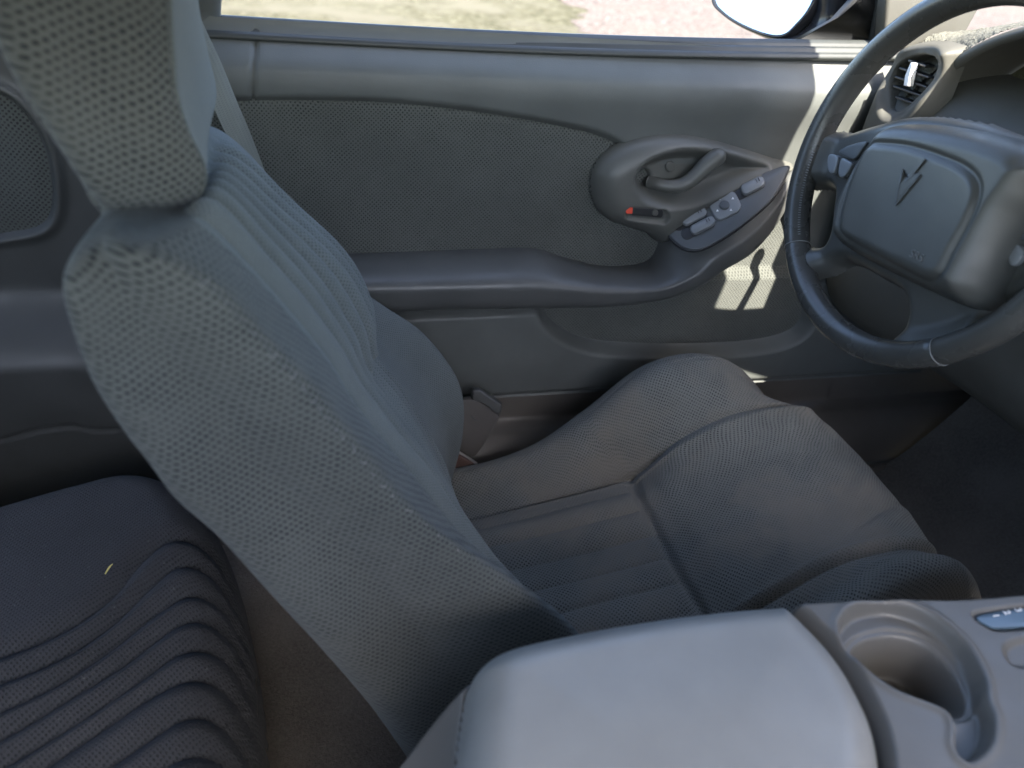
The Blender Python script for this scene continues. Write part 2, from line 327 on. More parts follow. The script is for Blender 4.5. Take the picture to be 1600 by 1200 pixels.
def carpet():
    xs=np.linspace(-1.1,1.36,120); ys=np.linspace(-.72,.612,70); X,Y=np.meshgrid(xs,ys)
    Z=.02+.42*sst(X,1.02,1.5)*1.2+.12*sst(-X,.05,.3)*0
    Z=Z+.17*np.exp(-((Y-0.0)/.10)**4)+.004*np.sin(X*23+Y*11)*np.sin(Y*17)+.02*sst(Y,.50,.60)
    tag(gmesh('floor_carpet',np.stack([X,Y,Z],2),MV['carpet']),kind='structure')
    c=AZ(1313,624,.06); tag(mesh('lint_speck',*(lambda V,F:(V,F))([c+np.array(v)*.0035 for v in ((1,0,.2),(0,1.2,.1),(-1,.2,.3),(0,-1,.1),(.1,0,1.0),(0,0,-.6))],[(0,1,4),(1,2,4),(2,3,4),(3,0,4),(1,0,5),(2,1,5),(3,2,5),(0,3,5)]),MV['lint']),label='tiny pale lint speck on the dark footwell carpet near the door',cat='lint')
carpet()
# ------------------------------------------------------------------ driver's door
YD=.70
door=empty('driver_door',(0.4,.74,.2),label='grey inner door of the driver side with cloth insert, armrest and window switches',cat='car door')
DF=Fr((0,YD,0),(1,0,0),(0,0,1))   # x along car, y up; normal = -y (into the cabin)
def dpx(pts,y=YD): return np.array([AY(a,b,y)[[0,2]] for a,b in pts])
ins1=cr(dpx([(250,172),(330,163),(420,159),(520,159),(620,163),(750,178),(870,199),(950,221),(1010,262),(1120,330),(1080,420),(900,440),(500,430),(250,430)],.675),160,True)
ins2=cr(dpx([(846,462),(850,486),(868,511),(905,532),(960,542),(1060,545),(1170,540),(1228,528),(1256,508),(1262,470),(1250,400),(1236,330),(1190,300),(1000,400),(900,440)],.675),160,True)
led=dpx([(400,498),(560,494),(700,489),(845,483),(905,474),(1100,440)],.665)
def door_h(X,Z):
    top=.731-.0*X
    h=.004+.024*sst(top-Z,0,.045)                          # top roll
    h+=.008*np.exp(-((Z-.675)/.03)**2)
    h-=.012*sst(.665-Z,0,.2)
    zl=np.interp(X,led[:,0],led[:,1])
    h+=.020*sst(zl-Z,-.002,.010)                            # lower panel stands proud
    h-=.006*sst(.30-Z,0,.09)
    h-=.010*np.exp(-((Z-.2255)/.006)**2)
    d1=sdf(X,Z,ins1); d2=sdf(X,Z,ins2)
    h-=.014*sst(d1,-.010,.003); h-=.028*sst(d2,-.014,.004)
    crack=dpx([(398,56),(399,80),(396,110),(396,158)],.675); h-=.006*np.exp(-(segd(X,Z,crack,False)/.0022)**2)*(segd(X,Z,crack,False)<.01)
    return h,None
hf('door_panel',DF,(-.1,1.15),(.222,.731),.003,lambda X,Z:door_h(X,Z),MV['door'],door)
def fab1(X,Z):
    d=sdf(X,Z,ins1); h0=.004+.024-.012*sst(.665-Z,0,.2)+.008*np.exp(-((Z-.675)/.03)**2); return h0-.006-.006*np.exp(-(d/.004)**2),d>-.004
hf('cloth_insert',DF,*bounds(ins1),.003,fab1,MV['doorfab'],door)
def fab2(X,Z):
    d=sdf(X,Z,ins2); zl=np.interp(X,led[:,0],led[:,1]); h0=.004+.024-.012*sst(.665-Z,0,.2)+.020*sst(zl-Z,-.002,.010)-.006*sst(.30-Z,0,.09)
    return h0-.024-.002*np.exp(-(d/.004)**2),d>-.001
hf('cloth_insert',DF,*bounds(ins2),.003,fab2,MV['doorfab'],door)
# outer skin of the door and window reveal
G=[]
for x in (-.14,.3,.7,1.2): G.append([(x,.742,.715),(x,.80,.69),(x,.83,.5),(x,.82,.2),(x,.80,-.08),(x,.74,-.1),(x,.735,.2)])
gmesh('outer_skin',crgrid(G,30,12),MV['paint'],door)
# window weatherstrip: stacked rubber ridges
sweep('weatherstrip',[(y_,.717+(z_-.735)*.78) for y_,z_ in [(.725,.748),(.720,.762),(.713,.766),(.707,.762),(.7045,.757),(.7015,.7555),(.6985,.759),(.695,.7575),(.692,.752),(.690,.7505),(.687,.752),(.684,.749),(.683,.744),(.687,.740),(.70,.735)]],-.1,.93,MV['rubber'],door,nx=40,npf=90,
      bend=lambda G:G+np.array([0,0,1])*(-.010+.016*((G[...,0:1]-.03)/.85)-.006*np.sin(np.clip((G[...,0:1]-.03)/.85,0,1)*math.pi)))
# front corner of the window: sail panel and mirror
def mirror():
    # sail (black triangle at the front of the glass)
    # housing: shell around the mirror glass facing rearwards
    c=[(1118,-60),(1116,0),(1130,22),(1160,42),(1200,58),(1228,60),(1248,45),(1275,10),(1300,-60)]
    O=AY(1190,10,.86); n=nrm((-1,-.42,.26)); 
    O_=O; fr=Fr(O_,np.cross((0,0,1),n),(0,0,1))
    ex_=nrm(np.cross((0,0,1),n)); fr=Fr(O_,ex_,np.cross(n,ex_))
    ou=fr.px(c); ou3=[fr.w(a,b) for a,b in cr(np.concatenate([ou,[ou[-1]+[0,.05],ou[0]+[0,.05]]]),60,True)]
    cen=np.mean(ou3,0)
    ou3=np.array(ou3); rings=[]
    for s,d in ((.93,.004),(.97,.010),(1.0,.008),(1.03,-.004),(1.04,-.03),(.98,-.07),(.8,-.11),(.4,-.13),(.02,-.135)): rings.append(cen+(ou3-cen)*s+fr.n*d)
    G=np.array(rings); G=np.concatenate([G,G[:,:1]],1); gmesh('mirror_housing',G,MV['paint'],door)
    gl=cen+(ou3-cen)*.93+fr.n*.006; V=list(gl)+[cen+fr.n*.006]; N=len(gl)
    mesh('mirror_glass',V,[(k,(k+1)%N,N) for k in range(N)],MV['mirror'],door)
    # mounting foot and sail
    plate('mirror_base',cr(np.array([AY(a,b,.80) for a,b in ((1222,64),(1244,50),(1262,22),(1285,-70),(1400,-110),(1400,66),(1300,62))]),50,True),(0,-1,.1),.05,.02,MV['paint'],door)
    sp=[AY(1236,66,.735),AY(1300,30,.730),AY(1345,-20,.725),AY(1390,-90,.715),AY(1420,-60,.72),AY(1385,66,.735)]
    plate('sail_trim',[*sp],(0,-1,0),.006,.003,MV['black'],door)
    tube('window_front_frame',[AY(1364,64,.722),AY(1372,20,.72),AY(1380,-20,.715),AY(1400,-80,.70)],.006,MV['rubber'],door)
mirror()
# armrest
def ar(cols): return [AY(a,b,y) for (a,b),y in cols]
def row(p,ys=(.70,.665,.632,.624,.636,.69)): return ar(zip(p,ys))
AR=[row([(400,394),(400,412),(400,442),(400,464),(400,495),(400,482)]),
    row([(520,392),(520,410),(520,440),(520,463),(520,492),(520,480)]),
    row([(640,388),(640,407),(640,438),(640,461),(640,486),(640,474)]),
    row([(740,384),(740,404),(740,436),(740,459),(740,483),(740,470)]),
    row([(830,382),(833,402),(838,434),(842,458),(846,482),(846,468)]),
    row([(875,396),(880,412),(888,440),(893,460),(898,481),(898,465)]),
    row([(940,412),(948,424),(956,446),(962,462),(968,478),(968,460)]),
    row([(1005,407),(1016,422),(1030,444),(1038,456),(1044,466),(1040,445)],(.695,.663,.630,.622,.634,.68)),
    row([(1028,380),(1048,400),(1080,422),(1092,434),(1100,444),(1090,420)],(.69,.66,.628,.620,.634,.68)),
    row([(1044,354),(1072,378),(1110,396),(1124,408),(1132,422),(1120,395)],(.68,.657,.627,.620,.634,.68)),
    row([(1096,322),(1122,344),(1158,366),(1168,380),(1174,396),(1160,370)],(.675,.655,.630,.624,.636,.68)),
    row([(1150,292),(1172,308),(1198,328),(1206,340),(1210,356),(1195,335)],(.672,.656,.636,.630,.640,.68)),
    row([(1200,271),(1212,280),(1225,292),(1231,302),(1233,314),(1220,300)],(.672,.662,.645,.640,.648,.68)),
    row([(1234,260),(1236,262),(1239,266),(1240,270),(1240,276),(1236,272)],(.678,.672,.664,.662,.666,.68))]
gmesh('armrest',crgrid(AR,60,150),MV['arm'],door)
# pull-handle bezel with its bowl
pod=cr(dpx([(931,296),(934,268),(952,243),(990,222),(1040,213),(1090,217),(1150,233),(1205,251),(1237,262),(1205,276),(1150,300),(1100,330),(1062,356),(1036,376),(1015,362),(985,352),(955,340),(937,320)],.672),160,True)
bowl=cr(dpx([(984,276),(994,254),(1020,238),(1060,229),(1110,232),(1160,245),(1196,258),(1165,277),(1120,297),(1075,312),(1035,317),(1002,307),(988,292)],.67),120,True)
slot=cr(dpx(rrect(1006,331,66,20,9,.09),.665),60,True)
cav=cr(dpx([(992,276),(1018,271),(1024,290),(1012,300),(994,290)],.66),40,True)
def podh(X,Z):
    d=sdf(X,Z,pod); h=.0+.040*np.sqrt(np.clip(1-(1-np.clip((d+.006)/.034,0,1))**2,0,1))
    b=sdf(X,Z,bowl); h=h-.026*sst(b,-.005,.02)
    h-=.016*sst(sdf(X,Z,cav),-.002,.006)
    h-=.007*sst(sdf(X,Z,slot),-.002,.002)
    return h+.010,d>-.004
hf('handle_bezel',DF,*bounds(pod),.0018,podh,MV['pod'],door)
def ypt(px,py,y): return AY(px,py,y)
tube('door_handle',[AY(1014,284,.678),AY(1030,288,.666),AY(1050,291,.660),AY(1070,287,.657),AY(1088,274,.656),AY(1106,256,.656),AY(1122,244,.657)],[.0085,.008,.0085,.0095,.0105,.0115,.0115],MV['pod'],door,nseg=18,up=(0,1,0),n=60)
plate('screw_cap',[AY(1047+8*math.cos(a),260+8.5*math.sin(a),.676) for a in np.linspace(0,2*math.pi,24,endpoint=False)],(0,-1,0),.003,.0015,MV['pod'],door)
sw=plate('lock_switch',[AY(a,b,.657) for a,b in rrect(1010,331,50,13,4,.09)],(0,-1,0.1),.003,.001,MV['black'],door)
mesh('red_mark',[AY(a,b,.6535) for a,b in ((979,334),(977,328),(981,323),(989,322),(988,334))],[(0,1,2,3,4)],MV['red'],sw,smooth=False)
plate('lock_button',[AY(1023+5*math.cos(a),332+5*math.sin(a),.6545) for a in np.linspace(0,2*math.pi,18,endpoint=False)],(0,-1,0),.002,.001,MV['pod'],sw)
# switch panel
pa,pb,pc=AY(1050,352,.668),AY(1098,392,.622),AY(1222,266,.655)
pn=nrm(np.cross(pb-pa,pc-pa)); pn=pn if pn@(CX-pa)>0 else -pn
PO=pa+pn*.004
ol=cr(np.array([AP(a,b,PO,pn) for a,b in [(1043,352),(1058,342),(1100,318),(1160,287),(1205,268),(1229,262),(1227,275),(1205,313),(1160,352),(1118,380),(1092,391),(1070,389),(1052,376),(1043,362)]]),80,True)
plate('panel_gap_shade',ol.mean(0)+(ol-ol.mean(0))*1.03-pn*.0012,pn,.0035,.0008,MV['black'],door)  # slightly larger black plate, its rim stands in for shade in the gap
plate('switch_panel',ol,pn,.004,.002,MV['plate'],door)
PS=PO+pn*.004
def rocker(cx,cy,L,W,ang,name='window_switch'):
    """sunk recess ring plus raised rocker with two grip lines, laid out on the panel plane"""
    def p(o,h=0.): return [AP(cx+x,cy+y,PS,pn)+pn*h for x,y in o]
    plate('switch_recess',p(rrect(-L*.12,W*.12,L*1.15,W*1.12,W*.5,ang)),pn,.0008,.0004,MV['black'],door)
    o=plate(name,p(rrect(L*.02,0,L*.84,W*.9,W*.4,ang),.001),pn,.006,.003,MV['button'],door,dome=.001)
    for k in (-1,1):
        u=L*.22+k*2.2; c,s=math.cos(ang),math.sin(ang)
        a=np.array(p([(u*c+W*.22*s,u*s-W*.22*c),(u*c-W*.05*s,u*s+W*.05*c)],.0082))
        tube('grip_line',a,.00055,MV['black'],o,nseg=6,n=4)
A0=math.radians(-27)
rocker(1084,340,50,17,A0); rocker(1097,354,50,17,A0); rocker(1175,292,48,19,A0,'lock_rocker')
pad=plate('mirror_switch',[AP(a,b,PS,pn) for a,b in rrect(1133,322,46,36,11,A0)],pn,.004,.002,MV['button'],door)
plate('mirror_knob',[AP(1132+8*math.cos(a),323+7*math.sin(a),PS,pn)+pn*.004 for a in np.linspace(0,2*math.pi,20,endpoint=False)],pn,.003,.0015,MV['plate'],pad)
for a,b in ((1124,313),(1145,312),(1142,330),(1121,331)):
    plate('arrow_mark',[AP(a+x,b+y,PS,pn)+pn*.0040 for x,y in ((-2,1.5),(0,-2.2),(2.2,1.2))],pn,.0006,.0002,MV['print'],pad)
# ------------------------------------------------------------------ seat belt
def belt():
    P=cr(np.array([AY(250,-60,.60),AY(283,10,.615),AY(306,60,.628),AY(330,110,.64),AY(356,172,.652),AY(378,222,.66),AY(420,330,.67)]),60)
    T=np.gradient(P,axis=0); T/=np.linalg.norm(T,axis=1,keepdims=True); A=np.cross(T,nrm((-.55,.75,.2))); A/=np.linalg.norm(A,axis=1,keepdims=True); N=np.cross(A,T)
    G=[]; 
    for a,h in ((-.0215,0),(-.022,.0006),(-.0215,.0012),(0,.0016),(.0215,.0012),(.022,.0006),(.0215,0),(0,-.0001),(-.0215,0)): G.append(P+A*a*.62+N*h)
    tag(gmesh('seat_belt',np.array(G),MV['belt']),label='pale grey shoulder belt webbing hanging behind the front headrest',cat='seat belt')
belt()
# ------------------------------------------------------------------ driver's seat
seat=empty('driver_seat',(.45,.37,.02),label='grey knitted cloth bucket seat with pleated backrest, facing the steering wheel',cat='car seat')
def rows3(R): return [[AY(a,b,y) for a,b,y in r] for r in R]
BR=[
 [(165,330,.25),(195,330,.235),(230,330,.23),(270,328,.235),(303,314,.26),(322,262,.36),(330,222,.44),(330,203,.48),(320,196,.50),(300,205,.51),(270,230,.50)],
 [(122,390,.205),(165,376,.172),(214,378,.162),(275,362,.18),(335,328,.235),(368,282,.36),(382,250,.45),(382,234,.50),(365,225,.54),(330,245,.56),(280,280,.55)],
 [(116,460,.19),(200,452,.155),(306,440,.15),(370,432,.175),(412,408,.235),(438,352,.36),(452,322,.45),(447,308,.51),(425,300,.56),(380,330,.59),(320,370,.58)],
 [(150,570,.19),(275,550,.155),(398,535,.15),(447,520,.175),(480,488,.235),(506,432,.36),(516,400,.45),(508,387,.51),(490,378,.57),(440,410,.60),(380,450,.59)],
 [(205,660,.19),(350,630,.155),(462,605,.15),(508,590,.175),(532,558,.235),(549,512,.36),(556,480,.45),(552,458,.51),(546,440,.57),(510,450,.61),(430,520,.60)],
 [(242,708,.19),(388,682,.155),(502,655,.15),(547,645,.175),(558,612,.235),(562,572,.36),(562,540,.45),(578,516,.51),(602,480,.58),(570,490,.62),(470,570,.61)],
 [(290,765,.19),(430,738,.155),(546,708,.15),(592,702,.175),(606,675,.235),(612,636,.36),(614,602,.45),(632,570,.52),(668,530,.585),(625,530,.62),(520,620,.61)],
 [(355,830,.19),(500,803,.155),(602,772,.15),(642,764,.175),(655,733,.24),(656,702,.36),(656,668,.45),(684,638,.52),(719,603,.585),(680,600,.62),(560,680,.61)],
 [(430,920,.19),(570,880,.155),(684,842,.15),(704,832,.175),(702,800,.24),(690,762,.36),(686,728,.45),(698,700,.52),(723,678,.58),(690,680,.62),(570,760,.61)],
 [(520,1030,.19),(660,985,.155),(782,918,.15),(800,900,.175),(765,880,.235),(722,830,.36),(702,790,.45),(697,768,.52),(703,758,.58),(670,760,.61),(560,840,.60)],
 [(585,1110,.19),(730,1070,.155),(868,995,.15),(894,978,.178),(840,960,.235),(750,900,.36),(715,860,.45),(692,835,.52),(690,820,.58),(650,830,.61),(560,900,.60)],
 [(640,1190,.19),(790,1160,.155),(920,1070,.15),(940,1060,.178),(880,1040,.235),(780,980,.36),(735,930,.45),(700,900,.52),(690,880,.58),(650,880,.61),(560,960,.60)],
]
R3=np.array(rows3(BR)); capr=R3[0].mean(0)+(R3[0]-R3[0].mean(0))*.35+np.array([0,0,.004])
R3=np.concatenate([capr[None],R3])
NU=660; G=crgrid(list(R3),NU,420,True)
N=gnormals(G,True)
if (N[:,int(NU*.5)]@(-np.array([1,0,0.]))).mean()>0: N=-N
s=np.linspace(0,11,NU,endpoint=False)[None,:]*np.ones((420,1)); tt=np.linspace(0,12,420)[:,None]*np.ones((1,NU))
front=sst(s,3.45,3.85)*(1-sst(s,6.6,7.1))
yy=G[...,1]; ph=(yy-.212)/.0355
pil=np.abs(np.sin(np.pi*ph))**.5
inr=((ph>0)&(ph<7)).astype(float)
do_=np.where(ph<0,-ph,ph-7.); pil=np.where(inr>0,pil,.6*(1-np.exp(-np.clip(do_,0,9)/1.1)))
d=(.016+.008*sst(tt,5,6.5))*(pil-.6)*sst(ph,-.5,1.0)*(1-sst(ph,6.3,7.4))*sst(s,3.2,3.7)*(1-sst(s,7.1,7.6))*sst(tt,.9,1.8)
# seams round the side face
wob=.02*np.sin(tt*9)+.015*np.sin(tt*23)
d+=(.0006*np.exp(-((s-2.06+wob)/.06)**2)-.0006*np.exp(-((s-2.2+wob)/.05)**2))*sst(tt,2.1,3.0)*(1-sst(tt,6.5,8))
d-=.003*np.exp(-((s-8.6)/.06)**2)
# cross break between upper and lower back
brk=5.45+(7-s)*.33
d+=(.012*sst(brk-tt,-.04,.14)*sst(tt,2.5,4.5)-.003*np.exp(-((tt-brk-.05)/.08)**2))*sst(s,4.4,5.2)*(1-sst(s,7.1,7.5))
# soft creases and lumps
d+=.0008*np.sin(s*2.3+tt*1.1)*np.sin(tt*1.9+1)
def ci(v): return int(round(v/11*NU))
GC=np.concatenate([G,G[:,:1]],1)
wt=1-sst(np.linspace(0,12,420),0.9,2.1)[:,None]; UVs=np.stack([GC[...,0]+GC[...,1]*(1-wt),GC[...,2]*1.08+GC[...,1]*wt],2); UV=guv2(GC,ci(5),ci(4),ci(7))
G=G+N*d[...,None]
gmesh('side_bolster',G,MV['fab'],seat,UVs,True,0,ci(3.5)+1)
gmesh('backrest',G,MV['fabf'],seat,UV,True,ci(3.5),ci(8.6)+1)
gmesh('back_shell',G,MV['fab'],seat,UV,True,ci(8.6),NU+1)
# loose fluff standing along the side seam
for k in range(46):
    r=int(95+k*5.2+rng.integers(-2,3)); 
    if r>400: break
    p=G[r,ci(2.1)]+N[r,ci(2.1)]*.001; q=rng.normal(size=3)*.0013
    if k%2==0: tube('stray_thread',[p-q*.8,p+N[r,ci(2.1)]*.002+q*.2,p+q],.00022,MV['thread'],seat,nseg=5,n=6,caps=False)
# headrest
HR=[
 [(60,-260,.30),(150,-262,.28),(215,-262,.29),(235,-262,.33),(240,-262,.40),(225,-262,.44),(150,-262,.46),(80,-262,.42)],
 [(-50,-230,.265),(130,-215,.236),(245,-215,.238),(272,-225,.27),(285,-240,.42),(262,-250,.465),(150,-262,.475),(40,-262,.44)],
 [(-50,-60,.26),(120,-60,.233),(254,-60,.235),(280,-85,.27),(296,-120,.43),(275,-140,.472),(160,-140,.478),(50,-140,.44)],
 [(-8,50,.257),(140,50,.232),(257,50,.234),(281,30,.27),(306,-10,.44),(285,-20,.475),(180,0,.478),(80,0,.44)],
 [(28,132,.257),(160,132,.232),(260,132,.234),(290,128,.27),(325,86,.45),(305,80,.478),(200,80,.478),(110,80,.44)],
 [(78,206,.255),(190,202,.232),(284,196,.234),(306,190,.27),(335,150,.452),(318,145,.478),(220,140,.478),(130,150,.44)],
 [(120,272,.255),(215,270,.232),(310,258,.235),(322,246,.265),(324,196,.44),(310,190,.465),(230,190,.465),(150,210,.43)],
 [(142,308,.257),(225,312,.236),(310,298,.24),(320,284,.27),(318,225,.42),(300,220,.445),(230,225,.44),(165,245,.41)],
 [(158,330,.262),(228,334,.25),(296,322,.252),(306,308,.28),(305,250,.40),(290,250,.42),(235,260,.41),(175,280,.39)],
 [(160,347,.265),(228,350,.252),(298,338,.252),(295,322,.29),(290,270,.38),(280,270,.39),(235,280,.39),(190,300,.37)],
]
H3=np.array(rows3(HR)); top=H3[0].mean(0)+(H3[0]-H3[0].mean(0))*.05+np.array([0,0,.01])
G=crgrid([top]+list(H3),200,180,True); N=gnormals(G,True)
if (N[90,int(200*3.5/8)]@np.array([1,0,0.]))<0: N=-N
s=np.linspace(0,8,200,endpoint=False)[None,:]*np.ones((180,1)); tt=np.linspace(0,10,180)[:,None]*np.ones((1,200))
d=-.0022*np.exp(-((s-2.25+.02*np.sin(tt*8))/.05)**2)+.0012*np.exp(-((s-2.08)/.06)**2)+.0016*np.sin(s*1.9+tt)*np.sin(tt*1.3)
UV=np.concatenate([G,G[:,:1]],1); UV=np.stack([UV[...,0]+UV[...,1],UV[...,2]],2); G=G+N*d[...,None]
hr=gmesh('headrest',G,MV['fab'],seat,UV,True,0,ci2:=int(round(2.25/8*200))+1)
gmesh('headrest_face',G,MV['fabf'],hr,UV,True,ci2-1,int(round(4.6/8*200))+1)
gmesh('headrest_back',G,MV['fab'],hr,UV,True,int(round(4.6/8*200)),201)
# cushion
def czz(x,y):
    c=.37; u=(y-c)/.22
    return None
CR=[]
xs=[.20,.28,.36,.44,.535,.60,.66,.72,.78,.825,.85,.855,.845]
zc=[.150,.160,.172,.188,.208,.236,.262,.280,.280,.262,.225,.17,.10]
# far bolster crest (x,z) from the photograph
fb=[(.19,.13),(.293,.164),(.36,.180),(.432,.21),(.492,.262),(.557,.33),(.621,.350),(.684,.339),(.736,.302),(.782,.255),(.80,.22),(.82,.15),(.82,.10)]
fsm=[(.19,.12),(.281,.142),(.35,.155),(.415,.167),(.537,.204),(.596,.264),(.655,.298),(.705,.31),(.743,.311),(.775,.30),(.80,.262),(.81,.18),(.80,.10)]
nb=[(.19,.12),(.29,.13),(.37,.14),(.45,.155),(.53,.19),(.60,.25),(.66,.305),(.715,.332),(.77,.325),(.815,.287),(.84,.24),(.845,.17),(.845,.10)]
nsm=[(.19,.12),(.281,.14),(.35,.155),(.44,.17),(.54,.20),(.60,.245),(.655,.285),(.70,.304),(.745,.307),(.79,.288),(.815,.25),(.82,.18),(.82,.10)]
for k in range(13):
    x=xs[k]; z=zc[k]; fx,fz=fb[k]; sx,sz=fsm[k]; nx_,nz_=nb[k]; tx,tz=nsm[k]
    nfz=fz+.0; r=[]
    r.append((x,.165,.05)); r.append((nx_,.158,max(.06,nz_-.09)))
    r.append((nx_,.170,nz_-.018)); r.append((nx_,.188,nz_)); r.append((nx_,.208,nz_-.008))
    r.append((tx,.232,tz)); r.append((x,.31,z+.004)); r.append((x+.004,.38,z)); r.append((x,.445,z+.004))
    r.append((sx,.50,sz)); r.append((fx+.004,.545,fz-.008)); r.append((fx,.575,fz)); r.append((fx,.60,fz-.02))
    r.append((fx,.615,max(.06,fz-.09))); r.append((x,.61,.05))
    CR.append(r)
NUc=520;NVc=300
G=crgrid(CR,NUc,NVc); N=gnormals(G)
if N[150,150,2]<0: N=-N
s=np.linspace(0,14,NUc)[None,:]*np.ones((NVc,1)); tt=np.linspace(0,12,NVc)[:,None]*np.ones((1,NUc))
X=G[...,0]; Y=G[...,1]
d=np.zeros_like(X)
mid=sst(s,5.0,5.1)*(1-sst(s,8.9,9.0))
cross=4.0-.10*np.cos((Y-.37)*10)
d-=.008*np.exp(-((tt-cross)/.07)**2)*mid
d+=.007*sst(tt-cross,.0,.6)*mid*(1-sst(tt,9,11))
for sv in (5.05,8.95): d-=.0065*np.exp(-((s-sv)/.07)**2)*(1-sst(tt,10,11)); 
d+=.0016*np.exp(-((s-8.8)/.05)**2)+.0016*np.exp(-((s-5.2)/.05)**2)
ph=(Y-.262)/.041; inr=((ph>0)&(ph<5.6)).astype(float)
d+=.0060*(np.abs(np.sin(np.pi*ph))**.5-.5)*inr*(1-sst(tt,3.75,3.95))*mid
# creases in the thigh panel and the bolster
for (ps,pt,ang,L,dep) in ((6.0,8.2,1.2,1.2,.0022),(6.9,8.0,1.0,1.0,.002),(7.6,7.3,.8,.9,.0018),(8.2,8.4,1.0,.8,.0018),(10.8,6.9,1.4,1.0,.002),(11,5.4,1.5,.9,.0016),(10.2,7.7,1.5,.9,.002),(6.4,6.9,.3,.8,.0012)):
    du=(s-ps)*math.cos(ang)+(tt-pt)*math.sin(ang); dv=-(s-ps)*math.sin(ang)+(tt-pt)*math.cos(ang)
    d-=dep*np.exp(-(dv/.10)**2)*np.exp(-(du/L)**2); d+=dep*.7*np.exp(-((dv-.2)/.14)**2)*np.exp(-(du/L)**2)
d+=.0022*np.sin(s*1.7+tt*.8)*np.sin(tt*1.4+.5)
G=G+N*d[...,None]; UV=guv(G)
c1=int(5.05/14*NUc);c2=int(8.95/14*NUc)
gmesh('cushion_bolster',G,MV['cush'],seat,UV,False,0,c1+1)
gmesh('seat_cushion',G,MV['cush'],seat,UV,False,c1,c2+1)
gmesh('cushion_bolster',G,MV['cush'],seat,UV,False,c2,None)
# recliner cover and latch at the far side
qa=[AY(a,b,.632) for a,b in ((716,628),(727,622),(742,622),(762,632),(779,646),(776,655),(762,680),(748,702),(735,712),(712,712),(705,690),(706,650))]
rc=plate('recliner_cover',cr(np.array(qa),60,True),(-.1,-1,.25),.008,.003,MV['lower'],seat)
plate('recliner_cap',[AY(a,b,.622) for a,b in ((736,622),(738,608),(748,606),(764,616),(783,629),(782,642),(776,646),(762,633),(750,625))],(-.1,-1,.35),.010,.004,MV['arm'],rc)
tube('cover_seam',[AY(737,650,.6235),AY(740,655,.623),AY(746,657,.623)],.0009,MV['arm'],rc,nseg=6,n=8)
tube('latch_bar',[AY(708,702,.600),AY(726,712,.598),AY(744,724,.596)],.0022,MV['metal'],seat,nseg=8)
plate('latch_bracket',[AY(a,b,.597) for a,b in ((700,712),(712,706),(742,724),(752,733),(738,742),(700,730))],(-.2,-.9,.4),.003,.001,base('rusty_steel',(.10,.06,.05),.6)[0],seat)
tube('latch_bar',[AY(700,731,.588),AY(720,736,.588),AY(738,742,.588)],.0018,MV['metal'],seat,nseg=8)
# ------------------------------------------------------------------ rear seat
rs=empty('rear_seat',(-.45,.25,.0),label='dark blue grey rear bench seat with curved pleats, behind the front seat',cat='car seat')
ZR=.27; RF=Fr((0,0,ZR),(1,0,0),(0,1,0))
edge=[(-700,860),(-200,812),(0,756),(110,727),(190,710),(262,714),(318,745),(350,800),(368,870),(382,950),(390,1050),(393,1200),(393,1420),(300,1800),(-700,2200)]
eo=cr(RF.px(edge),160,True)
def cx(L): return [(a/2,600+b/2) for a,b in L]
SL=[[(-300,900),(0,825),(200,742),(340,645),(430,545),(520,480),(630,458),(720,478)],
 [(-300,1000),(0,905),(200,822),(350,720),(450,625),(550,550),(650,531),(738,560)],
 [(-300,1120),(0,992),(180,908),(350,795),(480,695),(590,628),(680,612),(755,640)],
 [(-300,1230),(0,1080),(200,962),(380,852),(500,762),(600,704),(680,692),(765,716)],
 [(-300,1330),(0,1170),(200,1052),(400,922),(540,825),(640,784),(710,782),(772,812)],
 [(-200,1370),(130,1172),(300,1062),(450,962),(580,897),(680,879),(778,912)],
 [(-100,1440),(330,1172),(450,1092),(560,1022),(660,993),(780,1032)],
 [(300,1300),(460,1202),(540,1152),(620,1117),(700,1110),(784,1140)],
 [(460,1330),(560,1262),(640,1232),(710,1226),(784,1250)]]
SLp=[cr(RF.px(cx(L)),40) for L in SL]
def rear_h(X,Y):
    d=sdf(X,Y,eo); h=-.16+.16*np.sqrt(np.clip(1-(1-np.clip((d+.004)/.07,0,1))**2,0,1))
    dm=np.full(X.shape,1.)
    for L in SLp: dm=np.minimum(dm,segd(X,Y,L,False))
    h+=.015*(1-np.exp(-(dm/.010)**1.3))-.015
    # the pad rises towards the side bolster
    h+=.012*sst(Y,.30,.5)
    h-=.004*np.exp(-((d-.012)/.003)**2)
    return h,d>-.003
hf('rear_cushion',RF,(-.85,.05),(-.25,.66),.002,rear_h,MV['rear'],rs)
ZZ=RF.px([(390,960)])[0]
G=[]
for y in (-.6,-.3,0,.3,.6): G.append([(-.95,y,.20),(-.80,y,.26),(-.80,y,.40),(-.90,y,.60),(-1.02,y,.66),(-1.15,y,.64)])
gmesh('rear_backrest',crgrid(G,40,30),MV['rear'],rs)
p=AZ(170,889,.285); q=nrm(R_*.55+U_*.75)
tag(tube('straw_bit',[p-q*.006,p+q*.001+np.array([0,0,.001]),p+q*.006],[.0005,.0008,.0004],MV['straw'],nseg=6,n=8),label='tiny yellow straw bit on the rear seat cloth',cat='straw')
# front vertical face of the rear seat base
mesh('seat_base',[*( (v[0]-.0,v[1],.16) for v in [RF.w(*RF.px([(385,950)])[0]),RF.w(*RF.px([(393,1500)])[0])]),*( (v[0]-.04,v[1],.0) for v in [RF.w(*RF.px([(393,1500)])[0]),RF.w(*RF.px([(385,950)])[0])])],[(0,1,2,3)],MV['carpet'],rs,smooth=False)
